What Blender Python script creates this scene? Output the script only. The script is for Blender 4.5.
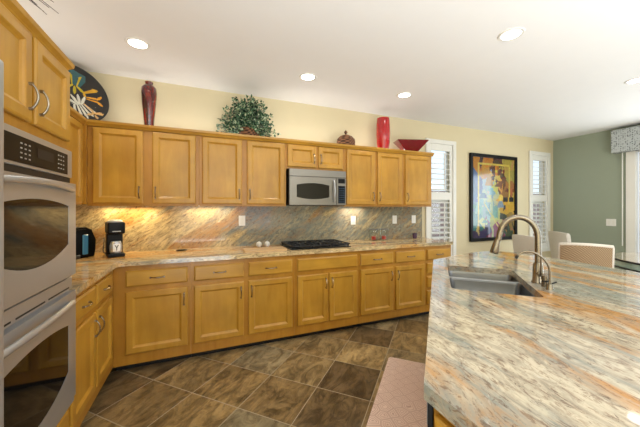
import bpy, bmesh, math, random
from mathutils import Vector, Matrix
for o in list(bpy.data.objects): bpy.data.objects.remove(o)
S = bpy.context.scene
C = S.collection
PI = math.pi
R2 = math.sqrt(2)
random.seed(7)

# ------------------------------------------------------------------ camera
cam = bpy.data.cameras.new('camera'); co = bpy.data.objects.new('camera', cam); C.objects.link(co)
co.location = (1.271, -3.347, 1.342); co.rotation_euler = (PI/2, 0, -math.radians(22.54))
cam.sensor_width = 36; cam.lens = 283.85*36/640; cam.shift_y = -(213.5-208.2)/640; cam.clip_start = .02
S.camera = co
S.view_settings.view_transform = 'Standard'; S.view_settings.look = 'None'
S.view_settings.exposure = -0.06; S.view_settings.gamma = 1
S.view_settings.use_curve_mapping = False

# ------------------------------------------------------------------ sky and lights
w = bpy.data.worlds.new('sky'); S.world = w; w.use_nodes = True
bg = w.node_tree.nodes['Background']; bg.inputs[0].default_value = (.80, .90, 1, 1); bg.inputs[1].default_value = 1.5

def area(name, loc, target, sx, sy, power, col=(1, 1, 1), spread=PI):
    l = bpy.data.lights.new(name, 'AREA'); l.shape = 'RECTANGLE'; l.size = sx; l.size_y = sy
    l.energy = power; l.color = col; l.spread = spread
    o = bpy.data.objects.new(name, l); C.objects.link(o); o.location = loc
    d = Vector(target)-Vector(loc); o.rotation_euler = d.to_track_quat('-Z', 'Y').to_euler()
    return o
area('rear_fill_light', (2.1, -6.9, 1.6), (2.4, 0, 1.7), 2.9, 1.9, 16, (1, .99, .98))  # added fill from behind the camera, set at the unseen rear windows
area('patio_door_light', (7.46, -2.3, 1.15), (3, -2.4, 1.3), 2.1, 2.0, 62, (.88, .95, 1))
area('bounce_light', (2.3, -5.2, .3), (2.3, -5.2001, 3), 4.4, 3.2, 385, (.90, .955, 1))  # added unseen uplight without a fixture, brightens the ceiling
area('cabinet_top_light', (2.3, -.17, 2.11), (2.3, -.17, 3), 3.6, .06, 7, (.98, .95, .92))
area('cabinet_top_light', (.17, -.85, 2.11), (.17, -.85, 3), .06, 1.0, 1.8, (.98, .95, .92))

# ------------------------------------------------------------------ materials
def new(name):
    m = bpy.data.materials.new(name); m.use_nodes = True; nt = m.node_tree
    return m, nt, nt.nodes['Principled BSDF']
def srgb(c):
    return tuple(((x/255+.055)/1.055)**2.4 if x/255 > .04045 else x/255/12.92 for x in c)+(1,)
def ramp(nt, stops, interp='LINEAR'):
    r = nt.nodes.new('ShaderNodeValToRGB'); cr = r.color_ramp; cr.interpolation = interp
    while len(cr.elements) < len(stops): cr.elements.new(.5)
    for e, (p, c) in zip(cr.elements, stops): e.position = p; e.color = c if len(c) == 4 else srgb(c)
    return r
def mixc(nt, f, a, b, mode='MIX'):
    m = nt.nodes.new('ShaderNodeMix'); m.data_type = 'RGBA'; m.blend_type = mode
    for s, v in ((m.inputs[0], f), (m.inputs[6], a), (m.inputs[7], b)):
        if hasattr(v, 'links'): nt.links.new(v, s)
        else: s.default_value = v
    return m.outputs[2]
def noise(nt, vec, scale, detail=4, rough=.5, dist=0.0):
    n = nt.nodes.new('ShaderNodeTexNoise'); n.inputs['Scale'].default_value = scale
    n.inputs['Detail'].default_value = detail; n.inputs['Roughness'].default_value = rough
    n.inputs['Distortion'].default_value = dist
    if vec: nt.links.new(vec, n.inputs['Vector'])
    return n
def mapping(nt, vec, rot=(0, 0, 0), scale=(1, 1, 1), loc=(0, 0, 0)):
    n = nt.nodes.new('ShaderNodeMapping'); n.inputs['Rotation'].default_value = rot
    n.inputs['Scale'].default_value = scale; n.inputs['Location'].default_value = loc
    nt.links.new(vec, n.inputs['Vector']); return n.outputs[0]
def objco(nt):
    return nt.nodes.new('ShaderNodeTexCoord').outputs['Object']
def bump(nt, b, h, strength=.2, dist=.01):
    n = nt.nodes.new('ShaderNodeBump'); n.inputs['Strength'].default_value = strength
    n.inputs['Distance'].default_value = dist; nt.links.new(h, n.inputs['Height']); nt.links.new(n.outputs[0], b.inputs['Normal'])
def math_(nt, op, a, b=None, c=None):
    n = nt.nodes.new('ShaderNodeMath'); n.operation = op
    for i, v in enumerate((a, b, c)):
        if v is None: continue
        if hasattr(v, 'links'): nt.links.new(v, n.inputs[i])
        else: n.inputs[i].default_value = v
    return n.outputs[0]

def plain(name, col, rough=.5, metal=0, var=.06, nscale=6, coat=0, spec=.5, bumpy=0):
    m, nt, b = new(name)
    n = noise(nt, objco(nt), nscale, 3)
    c = srgb(col); d = tuple(x*(1-var*2) for x in c[:3])+(1,)
    e = tuple(min(1, x*(1+var)) for x in c[:3])+(1,)
    nt.links.new(mixc(nt, n.outputs[0], d, e), b.inputs['Base Color'])
    b.inputs['Roughness'].default_value = rough; b.inputs['Metallic'].default_value = metal
    b.inputs['Coat Weight'].default_value = coat; b.inputs['Specular IOR Level'].default_value = spec
    if bumpy:
        n2 = noise(nt, objco(nt), 160, 2); bump(nt, b, n2.outputs[0], bumpy, .003)
    return m
def glass(name, col=(1, 1, 1, 1), rough=0.0, thin=True):
    m, nt, b = new(name)
    if thin:
        g = nt.nodes.new('ShaderNodeBsdfGlossy'); g.inputs['Roughness'].default_value = .03
        t = nt.nodes.new('ShaderNodeBsdfTransparent'); t.inputs[0].default_value = col
        lw = nt.nodes.new('ShaderNodeLayerWeight'); lw.inputs[0].default_value = .5
        fr = math_(nt, 'MULTIPLY_ADD', math_(nt, 'POWER', lw.outputs['Facing'], 4), .5, .04)
        mx = nt.nodes.new('ShaderNodeMixShader'); nt.links.new(fr, mx.inputs[0])
        nt.links.new(t.outputs[0], mx.inputs[1]); nt.links.new(g.outputs[0], mx.inputs[2])
        nt.links.new(mx.outputs[0], nt.nodes['Material Output'].inputs[0])
    return m
def emis(name, col, s):
    m, nt, b = new(name); b.inputs['Emission Color'].default_value = col; b.inputs['Emission Strength'].default_value = s
    b.inputs['Base Color'].default_value = (1, 1, 1, 1)
    return m

def wood(name, light, dark, horizontal=False):
    m, nt, b = new(name)
    v = objco(nt)
    oi = nt.nodes.new('ShaderNodeObjectInfo')
    sc = (2.2, 14, 14) if horizontal else (14, 14, 2.2)
    mp = nt.nodes.new('ShaderNodeMapping'); mp.inputs['Scale'].default_value = sc
    nt.links.new(v, mp.inputs['Vector'])
    cb = nt.nodes.new('ShaderNodeCombineXYZ')
    for i in range(3): nt.links.new(math_(nt, 'MULTIPLY', oi.outputs['Random'], 17+i*9), cb.inputs[i])
    nt.links.new(cb.outputs[0], mp.inputs['Location'])
    n = noise(nt, mp.outputs[0], .9, 6, .6, .6)
    n2 = noise(nt, v, 3.5, 3)
    r = ramp(nt, [(.25, dark), (.75, light)]); nt.links.new(n.outputs[0], r.inputs[0])
    k = mixc(nt, .22, r.outputs[0], (.5, .5, .5, 1), 'MIX')
    r2 = ramp(nt, [(.3, (225, 225, 225)), (.7, (255, 255, 255))]); nt.links.new(n2.outputs[0], r2.inputs[0])
    nt.links.new(mixc(nt, 1, r.outputs[0], r2.outputs[0], 'MULTIPLY'), b.inputs['Base Color'])
    b.inputs['Roughness'].default_value = .34; b.inputs['Coat Weight'].default_value = .15; b.inputs['Coat Roughness'].default_value = .2
    return m
WL, WD = (208, 158, 58), (188, 133, 38)
M = {}
M['wood'] = wood('honey_maple', WL, WD)
M['woodh'] = wood('honey_maple_horizontal', WL, WD, True)
M['wood_frame'] = wood('maple_frame', (202, 146, 52), (178, 120, 36))

def granite(name, rot, seed, a, b_, c, d=(96, 62, 38), rough=.08, axis=0, gth=.5, sc=5.0, grad=None):
    """polished slab: cream ground, rust bands, blue-grey bands, dark flecks, all drawn out along one axis"""
    m, nt, b = new(name)
    v = objco(nt)
    wv = noise(nt, v, 1.3, 3, .5)
    warp = mixc(nt, .22, v, wv.outputs['Color'], 'ADD')
    ge = mapping(nt, mapping(nt, warp, rot), (0, 0, 0), (1, 1, 1), (seed, seed*.7, seed*.3))
    def st(k, l, loc=(0, 0, 0)):
        q = [k]*3; q[axis] = l; return mapping(nt, ge, (0, 0, 0), tuple(q), loc)
    def msk(n, lo, hi):
        r = ramp(nt, [(lo, (0, 0, 0)), (hi, (255, 255, 255))]); nt.links.new(n, r.inputs[0]); return r.outputs[0]
    big = noise(nt, st(sc, 1.1), .55, 5, .6, .4).outputs[0]
    big2 = noise(nt, st(sc, 1.1, (7, 3, 9)), .6, 5, .6, .4).outputs[0]
    mid = noise(nt, st(30, 8), 1.0, 6, .7, .6).outputs[0]
    fine = noise(nt, st(60, 20), 1.0, 5, .75, .6).outputs[0]
    base = mixc(nt, msk(mid, .36, .58), srgb(tuple(int(x*.74) for x in a)), srgb(a))
    rust = math_(nt, 'MULTIPLY', msk(big, .50, .57), math_(nt, 'MULTIPLY_ADD', msk(mid, .36, .56), .6, .4))
    base = mixc(nt, rust, base, srgb(b_))
    if grad:
        s_ = nt.nodes.new('ShaderNodeSeparateXYZ'); nt.links.new(v, s_.inputs[0])
        g = nt.nodes.new('ShaderNodeMapRange'); g.inputs[1].default_value = grad[0]; g.inputs[2].default_value = grad[1]
        g.inputs[3].default_value = -.14; g.inputs[4].default_value = .15
        nt.links.new(math_(nt, 'ADD', s_.outputs[0], math_(nt, 'MULTIPLY', s_.outputs[2], .9)), g.inputs[0])
        big2 = math_(nt, 'ADD', big2, g.outputs[0])
    base = mixc(nt, math_(nt, 'MULTIPLY', msk(big2, gth, gth+.08), math_(nt, 'MULTIPLY_ADD', msk(mid, .40, .62), -.45, .95)), base, srgb(c))
    base = mixc(nt, math_(nt, 'MULTIPLY', msk(fine, .52, .62), .62), base, srgb(d))
    fl = noise(nt, st(58, 24, (2, 5, 1)), 1.0, 6, .8, .8).outputs[0]
    base = mixc(nt, math_(nt, 'MULTIPLY', msk(fl, .58, .64), .7), base, srgb(tuple(int(x*.7) for x in d)))
    wh = noise(nt, st(18, 6, (4, 8, 2)), 1.0, 6, .75, .8).outputs[0]
    base = mixc(nt, math_(nt, 'MULTIPLY', msk(wh, .60, .70), .45), base, srgb((236, 228, 212)))
    nt.links.new(base, b.inputs['Base Color'])
    b.inputs['Roughness'].default_value = rough
    return m
M['granite_island'] = granite('granite_island', (0, 0, math.radians(10)), 3.3, (203, 189, 163), (186, 134, 74), (138, 141, 132), rough=.05, axis=1, gth=.50, sc=7)
M['granite_counter'] = granite('granite_counter', (0, 0, 0), 9.1, (234, 206, 154), (206, 154, 84), (146, 140, 120), axis=0, gth=.54, sc=5)
M['granite_splash'] = granite('granite_splash', (0, math.radians(38), 0), 5.2, (216, 190, 138), (178, 130, 74), (128, 132, 122), axis=0, gth=.49, rough=.08, sc=7, grad=(1.4, 3.2))
M['steel'] = plain('brushed_steel', (188, 190, 193), .32, .68, .04, 3)
M['sink_steel'] = plain('sink_steel', (128, 130, 134), .3, 1, .05, 3)
M['steel_soft'] = plain('soft_steel', (138, 134, 128), .3, .9, .05, 3)
M['steel_dark'] = plain('dark_steel', (120, 120, 122), .3, 1)
M['nickel'] = plain('brushed_nickel', (150, 140, 124), .25, 1)
M['black'] = plain('black_gloss', (12, 12, 13), .4, 0, .1, spec=.2)
M['blackm'] = plain('black_matt', (22, 22, 24), .5)
M['oven_glass'] = plain('oven_glass', (14, 14, 15), .05, 0, .05, spec=.35)
M['mark'] = plain('panel_print', (190, 190, 186), .5)
M['white'] = plain('white_plastic', (236, 234, 228), .4, 0, .02)
M['shutter'] = plain('shutter_paint', (232, 230, 222), .45, 0, .02)
M['ceiling'] = plain('ceiling_paint', (241, 241, 240), .9, 0, .01)
M['wall'] = plain('cream_paint', (216, 203, 168), .85, 0, .015)
M['green'] = plain('sage_paint', (154, 163, 145), .8, 0, .015)
M['glass'] = glass('window_glass', (.95, .97, .97, 1))
M['cup_glass'] = glass('candle_glass', (.93, .95, .95, 1))
M['wax'] = plain('red_wax', (206, 44, 26), .4)
M['redv'] = plain('bright_red_glaze', (176, 8, 18), .1, 0, .1, coat=1)
M['bowlr'] = plain('dark_red_glaze', (120, 22, 32), .2, 0, .15, coat=.6)

def vase_mat():
    m, nt, b = new('red_copper_glaze'); v = objco(nt)
    n = noise(nt, mapping(nt, v, (0, 0, 0), (9, 9, 2.5)), 1.6, 4, .6, 1)
    r = ramp(nt, [(.3, (26, 4, 5)), (.48, (84, 8, 10)), (.62, (140, 36, 14)), (.75, (40, 8, 16))]); nt.links.new(n.outputs[0], r.inputs[0])
    nt.links.new(r.outputs[0], b.inputs['Base Color']); b.inputs['Roughness'].default_value = .1; b.inputs['Coat Weight'].default_value = 1
    return m
M['vase'] = vase_mat()
def floor_mat():
    m, nt, b = new('slate_tile_floor'); v = objco(nt)
    rt = mapping(nt, v, (0, 0, -PI/4), (1, 1, 1))            # x' = (x+y)/sqrt2, y' = (y-x)/sqrt2
    sx = nt.nodes.new('ShaderNodeSeparateXYZ'); nt.links.new(rt, sx.inputs[0])
    T = .405
    # rotation by -45deg : X=(x+y)/r2 ; Y=(y-x)/r2
    a = math_(nt, 'DIVIDE', math_(nt, 'SUBTRACT', sx.outputs[0], .085), T)
    c = math_(nt, 'DIVIDE', sx.outputs[1], T)
    fa, fc = math_(nt, 'FLOOR', a), math_(nt, 'FLOOR', c)
    da = math_(nt, 'ABSOLUTE', math_(nt, 'SUBTRACT', math_(nt, 'SUBTRACT', a, fa), .5))
    dc = math_(nt, 'ABSOLUTE', math_(nt, 'SUBTRACT', math_(nt, 'SUBTRACT', c, fc), .5))
    g = math_(nt, 'GREATER_THAN', math_(nt, 'MAXIMUM', da, dc), .493)
    cell = nt.nodes.new('ShaderNodeCombineXYZ'); nt.links.new(fa, cell.inputs[0]); nt.links.new(fc, cell.inputs[1])
    wn = nt.nodes.new('ShaderNodeTexWhiteNoise'); wn.noise_dimensions = '3D'; nt.links.new(cell.outputs[0], wn.inputs['Vector'])
    off = nt.nodes.new('ShaderNodeVectorMath'); off.operation = 'MULTIPLY_ADD'
    nt.links.new(wn.outputs['Color'], off.inputs[0]); off.inputs[1].default_value = (20, 20, 20); nt.links.new(rt, off.inputs[2])
    st = mapping(nt, off.outputs[0], (0, 0, .5), (2.2, 5, 1))
    n = noise(nt, st, 1.6, 10, .74, 1.2)
    n2 = noise(nt, off.outputs[0], 5, 6, .6)
    r = ramp(nt, [(.30, (104, 94, 78)), (.44, (162, 145, 112)), (.57, (214, 194, 152)), (.70, (158, 153, 138))]); nt.links.new(n.outputs[0], r.inputs[0])
    tint = ramp(nt, [(0, (150, 138, 128)), (.35, (222, 204, 172)), (.6, (204, 204, 200)), (1, (255, 238, 206))]); nt.links.new(wn.outputs['Value'], tint.inputs[0])
    t2 = mixc(nt, 1, r.outputs[0], tint.outputs[0], 'MULTIPLY')
    r2 = ramp(nt, [(.35, (190, 190, 190)), (.65, (255, 255, 255))]); nt.links.new(n2.outputs[0], r2.inputs[0])
    t2 = mixc(nt, 1, t2, r2.outputs[0], 'MULTIPLY')
    nt.links.new(mixc(nt, g, t2, srgb((168, 156, 132))), b.inputs['Base Color'])
    h = math_(nt, 'SUBTRACT', n.outputs[0], math_(nt, 'MULTIPLY', g, .6))
    bump(nt, b, h, .5, .006)
    nt.links.new(math_(nt, 'MULTIPLY_ADD', n2.outputs[0], .3, .22), b.inputs['Roughness'])
    return m
M['floor'] = floor_mat()
def mat_mat():
    m, nt, b = new('kitchen_mat'); v = mapping(nt, objco(nt), (0, 0, 0), (1, 1, 1))
    vo = nt.nodes.new('ShaderNodeTexVoronoi'); vo.feature = 'DISTANCE_TO_EDGE'; vo.inputs['Scale'].default_value = 13
    vo.inputs['Randomness'].default_value = .45; nt.links.new(v, vo.inputs['Vector'])
    wv = math_(nt, 'SINE', math_(nt, 'MULTIPLY', vo.outputs['Distance'], 42))
    r = ramp(nt, [(.3, (234, 210, 196)), (.8, (200, 168, 154))]); nt.links.new(wv, r.inputs[0])
    nt.links.new(r.outputs[0], b.inputs['Base Color']); b.inputs['Roughness'].default_value = .6
    bump(nt, b, wv, .3, .002); return m
M['mat'] = mat_mat()
def weave(name, c1, c2, sx=60, sz=60):
    m, nt, b = new(name); s = nt.nodes.new('ShaderNodeSeparateXYZ'); nt.links.new(objco(nt), s.inputs[0])
    xy = math_(nt, 'ADD', s.outputs[0], s.outputs[1])
    f = math_(nt, 'MULTIPLY', math_(nt, 'SINE', math_(nt, 'MULTIPLY', xy, sx*2*PI)), math_(nt, 'SINE', math_(nt, 'MULTIPLY', s.outputs[2], sz*2*PI)))
    r = ramp(nt, [(.2, c1), (.8, c2)]); nt.links.new(math_(nt, 'MULTIPLY_ADD', f, .5, .5), r.inputs[0])
    nt.links.new(r.outputs[0], b.inputs['Base Color']); b.inputs['Roughness'].default_value = .8; bump(nt, b, f, .3, .004)
    return m
M['wicker'] = weave('tan_woven', (128, 104, 78), (168, 142, 110), 45, 45)
M['linen'] = weave('pale_linen', (214, 206, 194), (232, 226, 216), 90, 90)
M['basket'] = weave('brown_wicker', (60, 36, 24), (150, 104, 72), 22, 26)
def valance_mat():
    m, nt, b = new('valance_fabric'); v = mapping(nt, objco(nt), (0, 0, 0), (14, 20, 30))
    vo = nt.nodes.new('ShaderNodeTexVoronoi'); vo.inputs['Scale'].default_value = 1.9; vo.inputs['Randomness'].default_value = .35; nt.links.new(v, vo.inputs['Vector'])
    r = ramp(nt, [(.30, (44, 48, 54)), (.52, (186, 192, 192))]); nt.links.new(vo.outputs['Distance'], r.inputs[0])
    nt.links.new(r.outputs[0], b.inputs['Base Color']); b.inputs['Roughness'].default_value = .85; return m
M['valance'] = valance_mat()
def leaf_mat():
    m, nt, b = new('ivy_leaf'); n = noise(nt, objco(nt), 48, 2)
    r = ramp(nt, [(.30, (14, 44, 28)), (.46, (40, 84, 52)), (.55, (110, 142, 104)), (.66, (206, 210, 176))]); nt.links.new(n.outputs[0], r.inputs[0])
    nt.links.new(r.outputs[0], b.inputs['Base Color']); b.inputs['Roughness'].default_value = .45; return m
M['leaf'] = leaf_mat()
M['twig'] = plain('dark_twig', (54, 50, 52), .8)
M['stucco'] = plain('outside_stucco', (176, 156, 150), .9, 0, .05, 3)
M['hedge'] = plain('outside_foliage', (96, 112, 96), .9, 0, .4, 9)
M['bluebox'] = plain('blue_tank', (70, 130, 165), .15, coat=.5)
M['board'] = plain('pale_board', (214, 178, 130), .4, 0, .1, 8)
M['fascia'] = plain('bronze_rim', (52, 50, 48), .3, .6)
M['gapron'] = plain('green_glass_apron', (150, 178, 168), .08, 0, .05, coat=1)
M['tabletop'] = plain('tan_tabletop', (206, 186, 160), .08, 0, .04, coat=1)
M['lamp'] = emis('lamp_disc', (1, .95, .86, 1), 14)
M['strip'] = emis('strip_lens', (1, .9, .66, 1), 6)

# ------------------------------------------------------------------ mesh helpers
def box(bm, x0, x1, y0, y1, z0, z1, bev=0, seg=1):
    if x1 < x0: x0, x1 = x1, x0
    if y1 < y0: y0, y1 = y1, y0
    if z1 < z0: z0, z1 = z1, z0
    vs = bmesh.ops.create_cube(bm, size=1)['verts']
    for v in vs:
        v.co = Vector(((x0+x1)/2+v.co.x*(x1-x0), (y0+y1)/2+v.co.y*(y1-y0), (z0+z1)/2+v.co.z*(z1-z0)))
    if bev:
        es = list({e for v in vs for e in v.link_edges})
        bmesh.ops.bevel(bm, geom=es, offset=bev, segments=seg, affect='EDGES', profile=.6)
    return bm
def B(*a, **k): return box(bmesh.new(), *a, **k)
def obj(name, bm, mat, parent=None, smooth=False, **props):
    bmesh.ops.recalc_face_normals(bm, faces=bm.faces[:])
    me = bpy.data.meshes.new(name); bm.to_mesh(me); bm.free()
    for m in (mat if isinstance(mat, (list, tuple)) else [mat]): me.materials.append(m)
    if smooth:
        for p in me.polygons: p.use_smooth = True
        if smooth != True: me.set_sharp_from_angle(angle=math.radians(smooth))
    o = bpy.data.objects.new(name, me); C.objects.link(o); o.parent = parent
    for k, v in props.items(): o[k] = v
    return o
def thing(name, label, cat, loc=(0, 0, 0), rz=0, group=None):
    o = bpy.data.objects.new(name, None); C.objects.link(o); o.empty_display_size = .05
    o.location = loc; o.rotation_euler = (0, 0, rz); o['label'] = label; o['category'] = cat
    if group: o['group'] = group
    return o
def tag(o, label, cat, group=None):
    o['label'] = label; o['category'] = cat
    if group: o['group'] = group
    return o
def struct(name, bm, mat, **k):
    o = obj(name, bm, mat, **k); o['kind'] = 'structure'; return o
def dup(root, loc, rz=None, label=None):
    r = root.copy(); C.objects.link(r); r.location = loc
    if rz is not None: r.rotation_euler = (0, 0, rz)
    if label: r['label'] = label
    for ch in list(root.children):
        c = ch.copy(); C.objects.link(c); c.parent = r
        for g in ch.children:
            d = g.copy(); C.objects.link(d); d.parent = c
    return r
def lathe(bm, prof, seg=32, cx=0, cy=0, cz=0):
    rings = []
    for r, z in prof:
        if r < 1e-5: rings.append([bm.verts.new((cx, cy, cz+z))])
        else: rings.append([bm.verts.new((cx+r*math.cos(2*PI*i/seg), cy+r*math.sin(2*PI*i/seg), cz+z)) for i in range(seg)])
    for a, b in zip(rings, rings[1:]):
        for i in range(seg):
            j = (i+1) % seg
            if len(a) == 1 and len(b) == 1: continue
            if len(a) == 1: bm.faces.new((a[0], b[i], b[j]))
            elif len(b) == 1: bm.faces.new((a[i], a[j], b[0]))
            else: bm.faces.new((a[i], a[j], b[j], b[i]))
    return bm
def tube(bm, pts, r, seg=10, caps=True, flat=1):
    pts = [Vector(p) for p in pts]; rs = r if isinstance(r, (list, tuple)) else [r]*len(pts)
    prev = None; rings = []
    for i, p in enumerate(pts):
        t = (pts[min(i+1, len(pts)-1)]-pts[max(i-1, 0)]).normalized()
        if prev is None:
            up = Vector((0, 0, 1)) if abs(t.z) < .9 else Vector((1, 0, 0))
            n = t.cross(up).normalized()
        else: n = (prev-t*prev.dot(t)).normalized()
        prev = n; bnm = t.cross(n)
        rings.append([bm.verts.new(p+rs[i]*(math.cos(2*PI*k/seg)*n+flat*math.sin(2*PI*k/seg)*bnm)) for k in range(seg)])
    for a, b in zip(rings, rings[1:]):
        for k in range(seg): bm.faces.new((a[k], a[(k+1) % seg], b[(k+1) % seg], b[k]))
    if caps: bm.faces.new(rings[0][::-1]); bm.faces.new(rings[-1])
    return bm
def prism(bm, outer, z0, z1, holes=()):
    """solid slab with holes; outlines are lists of (x, y)"""
    loops = [outer]+list(holes); tops = []; es = []
    for lp in loops:
        vs = [bm.verts.new((x, y, z1)) for x, y in lp]; tops.append(vs)
        es += [bm.edges.new((vs[i], vs[(i+1) % len(vs)])) for i in range(len(vs))]
    r = bmesh.ops.triangle_fill(bm, edges=es, use_beauty=True, use_dissolve=False)
    fs = [g for g in r['geom'] if isinstance(g, bmesh.types.BMFace)]
    low = {}
    for vs in tops:
        for v in vs: low[v] = bm.verts.new((v.co.x, v.co.y, z0))
    for f in fs: bm.faces.new([low[v] for v in reversed(f.verts)])
    for vs in tops:
        for i in range(len(vs)):
            a, b = vs[i], vs[(i+1) % len(vs)]; bm.faces.new((a, b, low[b], low[a]))
    return bm
def extrude_xz(bm, pts, y0, y1):
    """outline in x,z extruded along y"""
    a = [bm.verts.new((x, y0, z)) for x, z in pts]; b = [bm.verts.new((x, y1, z)) for x, z in pts]
    bm.faces.new(a); bm.faces.new(b[::-1])
    for i in range(len(pts)):
        j = (i+1) % len(pts); bm.faces.new((a[i], b[i], b[j], a[j]))
    return bm
def sweep_frame(bm, x0, x1, z0, z1, rings):
    """concentric rectangular rings (inset, y); used for framed doors"""
    rr = []
    for ins, y in rings:
        rr.append([bm.verts.new(c) for c in ((x0+ins, y, z0+ins), (x1-ins, y, z0+ins), (x1-ins, y, z1-ins), (x0+ins, y, z1-ins))])
    for a, b in zip(rr, rr[1:]):
        for i in range(4): bm.faces.new((a[i], a[(i+1) % 4], b[(i+1) % 4], b[i]))
    bm.faces.new(rr[0][::-1]); bm.faces.new(rr[-1])
    return bm
def door_bm(x0, x1, z0, z1, y, th=.02, fw=.056):
    return sweep_frame(bmesh.new(), x0, x1, z0, z1,
        [(.001, y), (0, y-.003), (0, y-th+.007), (.004, y-th+.002), (.010, y-th), (fw-.008, y-th), (fw-.003, y-th+.003), (fw+.002, y-th+.009), (fw+.010, y-th+.0145), (fw+.013, y-th+.0145)])
def drawer_bm(x0, x1, z0, z1, y, th=.02):
    return sweep_frame(bmesh.new(), x0, x1, z0, z1, [(0, y), (0, y-th+.008), (.012, y-th), (.02, y-th)])
def pull_bm(x, z, y, vert=True, L=.10):
    bm = bmesh.new(); pts = []; rs = []
    for i in range(13):
        t = i/12; s = (t-.5)*L; d = .006+.024*math.sin(PI*t)**.6
        pts.append((x, y-d+.002, z+s) if vert else (x+s, y-d+.002, z)); rs.append(.0045 if 0 < i < 12 else .006)
    tube(bm, pts, rs, 8)
    for s in (-L/2, L/2):
        p = (x, y, z+s) if vert else (x+s, y, z)
        tube(bm, [(p[0], p[1]+.001, p[2]), (p[0], p[1]-.012, p[2])], .007, 8)
    return bm
def add_door(t, x0, x1, z0, z1, y, pull=None, mat=None):
    d = obj('door', door_bm(x0, x1, z0, z1, y), mat or M['wood'], t)
    if pull:
        side, top = pull
        x = x0+.028 if side == 'L' else x1-.028
        z = z1-.10 if top else z0+.10
        obj('handle', pull_bm(x, z, y-.02), M['nickel'], d, smooth=40)
    return d
def add_drawer(t, x0, x1, z0, z1, y, pull=True):
    d = obj('drawer' if pull else 'front_panel', drawer_bm(x0, x1, z0, z1, y), M['woodh'], t)
    if pull: obj('handle', pull_bm((x0+x1)/2, (z0+z1)/2, y-.02, False), M['nickel'], d, smooth=40)

# ------------------------------------------------------------------ room
H = 2.646; XR = 7.55; YB = -7.0
struct('floor', B(-.1, XR+.1, YB-.1, .1, -.06, 0), M['floor'])
struct('ceiling', B(-.1, XR+.1, YB-.1, .1, H, H+.1), M['ceiling'])
def wall_holes(name, x0, x1, holes, mat, along='x', pos=0, th=.14):
    """wall with rectangular holes (a0,a1,z0,z1); outline in (a,z) laid along x or y"""
    bm = bmesh.new()
    prism(bm, [(x0, 0), (x1, 0), (x1, H), (x0, H)], 0, th, [[(a, c), (b, c), (b, d), (a, d)] for a, b, c, d in holes])
    for v in bm.verts:
        a, z, t = v.co
        v.co = Vector((a, pos+t, z)) if along == 'x' else Vector((pos+t, a, z))
    return struct(name, bm, mat)
W1 = (4.43, 4.93, .58, 2.34); W2 = (6.86, 7.36, .58, 2.34)
wall_holes('wall_back', -.1, XR+.1, [W1, W2], M['wall'])
wall_holes('wall_right', YB, 0, [(-3.30, -1.09, .0301, 2.24)], M['green'], 'y', XR)
struct('wall_left', B(-.14, 0, YB, 0, 0, H), M['wall'])
wall_holes('wall_front', -.1, XR+.1, [(.6, 3.6, .65, 2.45), (6.2, 7.2, .03, 2.3)], M['wall'], 'x', YB-.14)
def baseb(n, *a): struct(n, B(*a, bev=.004), M['white'])
baseb('baseboard_back', 4.26, 7.55, -.014, 0, 0, .1)
baseb('baseboard_right', 7.536, 7.55, -1.04, -.014, 0, .1)

# shuttered windows
def shutter_window(n, x0, x1, z0, z1):
    fr = bmesh.new(); o = .055
    box(fr, x0-o, x0+.012, -.03, 0, z0-o, z1+o, bev=.004); box(fr, x1-.012, x1+o, -.03, 0, z0-o, z1+o, bev=.004)
    box(fr, x0, x1, -.03, 0, z1-.012, z1+o, bev=.004); box(fr, x0, x1, -.03, 0, z0-o, z0+.012, bev=.004)
    win = struct('window_%d' % n, fr, M['shutter'])
    rails = bmesh.new(); zm = 1.53
    for a, b in ((x0+.012, x0+.06), (x1-.06, x1-.012)): box(rails, a, b, -.012, .014, z0+.012, z1-.012, bev=.003)
    for a, b in ((z0+.012, z0+.11), (zm-.06, zm+.06), (z1-.11, z1-.012)): box(rails, x0+.06, x1-.06, -.012, .014, a, b, bev=.003)
    obj('shutter_frame', rails, M['shutter'], win)
    sl = bmesh.new()
    for a, b in ((z0+.11, zm-.06), (zm+.06, z1-.11)):
        k = max(1, round((b-a)/.078)); p = (b-a)/k
        for i in range(k):
            z = a+p*(i+.5); ang = math.radians(14); hw = .041
            vs = bmesh.ops.create_cube(sl, size=1)['verts']
            for v in vs:
                q = Vector((v.co.x*(x1-x0-.122), v.co.y*2*hw, v.co.z*.009))
                q = Matrix.Rotation(ang, 3, 'X') @ q
                v.co = q+Vector(((x0+x1)/2, .004, z))
    obj('louvers', sl, M['shutter'], win)
    rod = bmesh.new()
    for a, b in ((z0+.15, zm-.1), (zm+.1, z1-.15)): box(rod, (x0+x1)/2+.03, (x0+x1)/2+.042, -.05, -.038, a, b)
    obj('tilt_rod', rod, M['shutter'], win)
    sash = bmesh.new()
    for a, b in ((x0, x0+.03), (x1-.03, x1)): box(sash, a, b, .08, .11, z0, z1)
    for z in (z0, (z0+z1)/2-.015, z1-.03): box(sash, x0+.03, x1-.03, .08, .11, z, z+.03)
    for i in (1, 2): box(sash, x0+(x1-x0)*i/3-.005, x0+(x1-x0)*i/3+.005, .09, .10, z0+.03, (z0+z1)/2-.015)
    obj('sash', sash, M['shutter'], win)
    obj('pane', B(x0+.03, x1-.03, .093, .097, z0+.03, z1-.03), M['glass'], win)
shutter_window(1, *W1); shutter_window(2, *W2)

# outside seen through the louvers
struct('ground_outside', B(-3, 14, .2, 9, -.2, -.1), M['stucco'])
tag(obj('garden_wall', B(1, 14, 3.0, 3.2, -.1, 1.85), M['stucco']), 'mauve stucco garden wall beyond the shuttered windows', 'wall')

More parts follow.
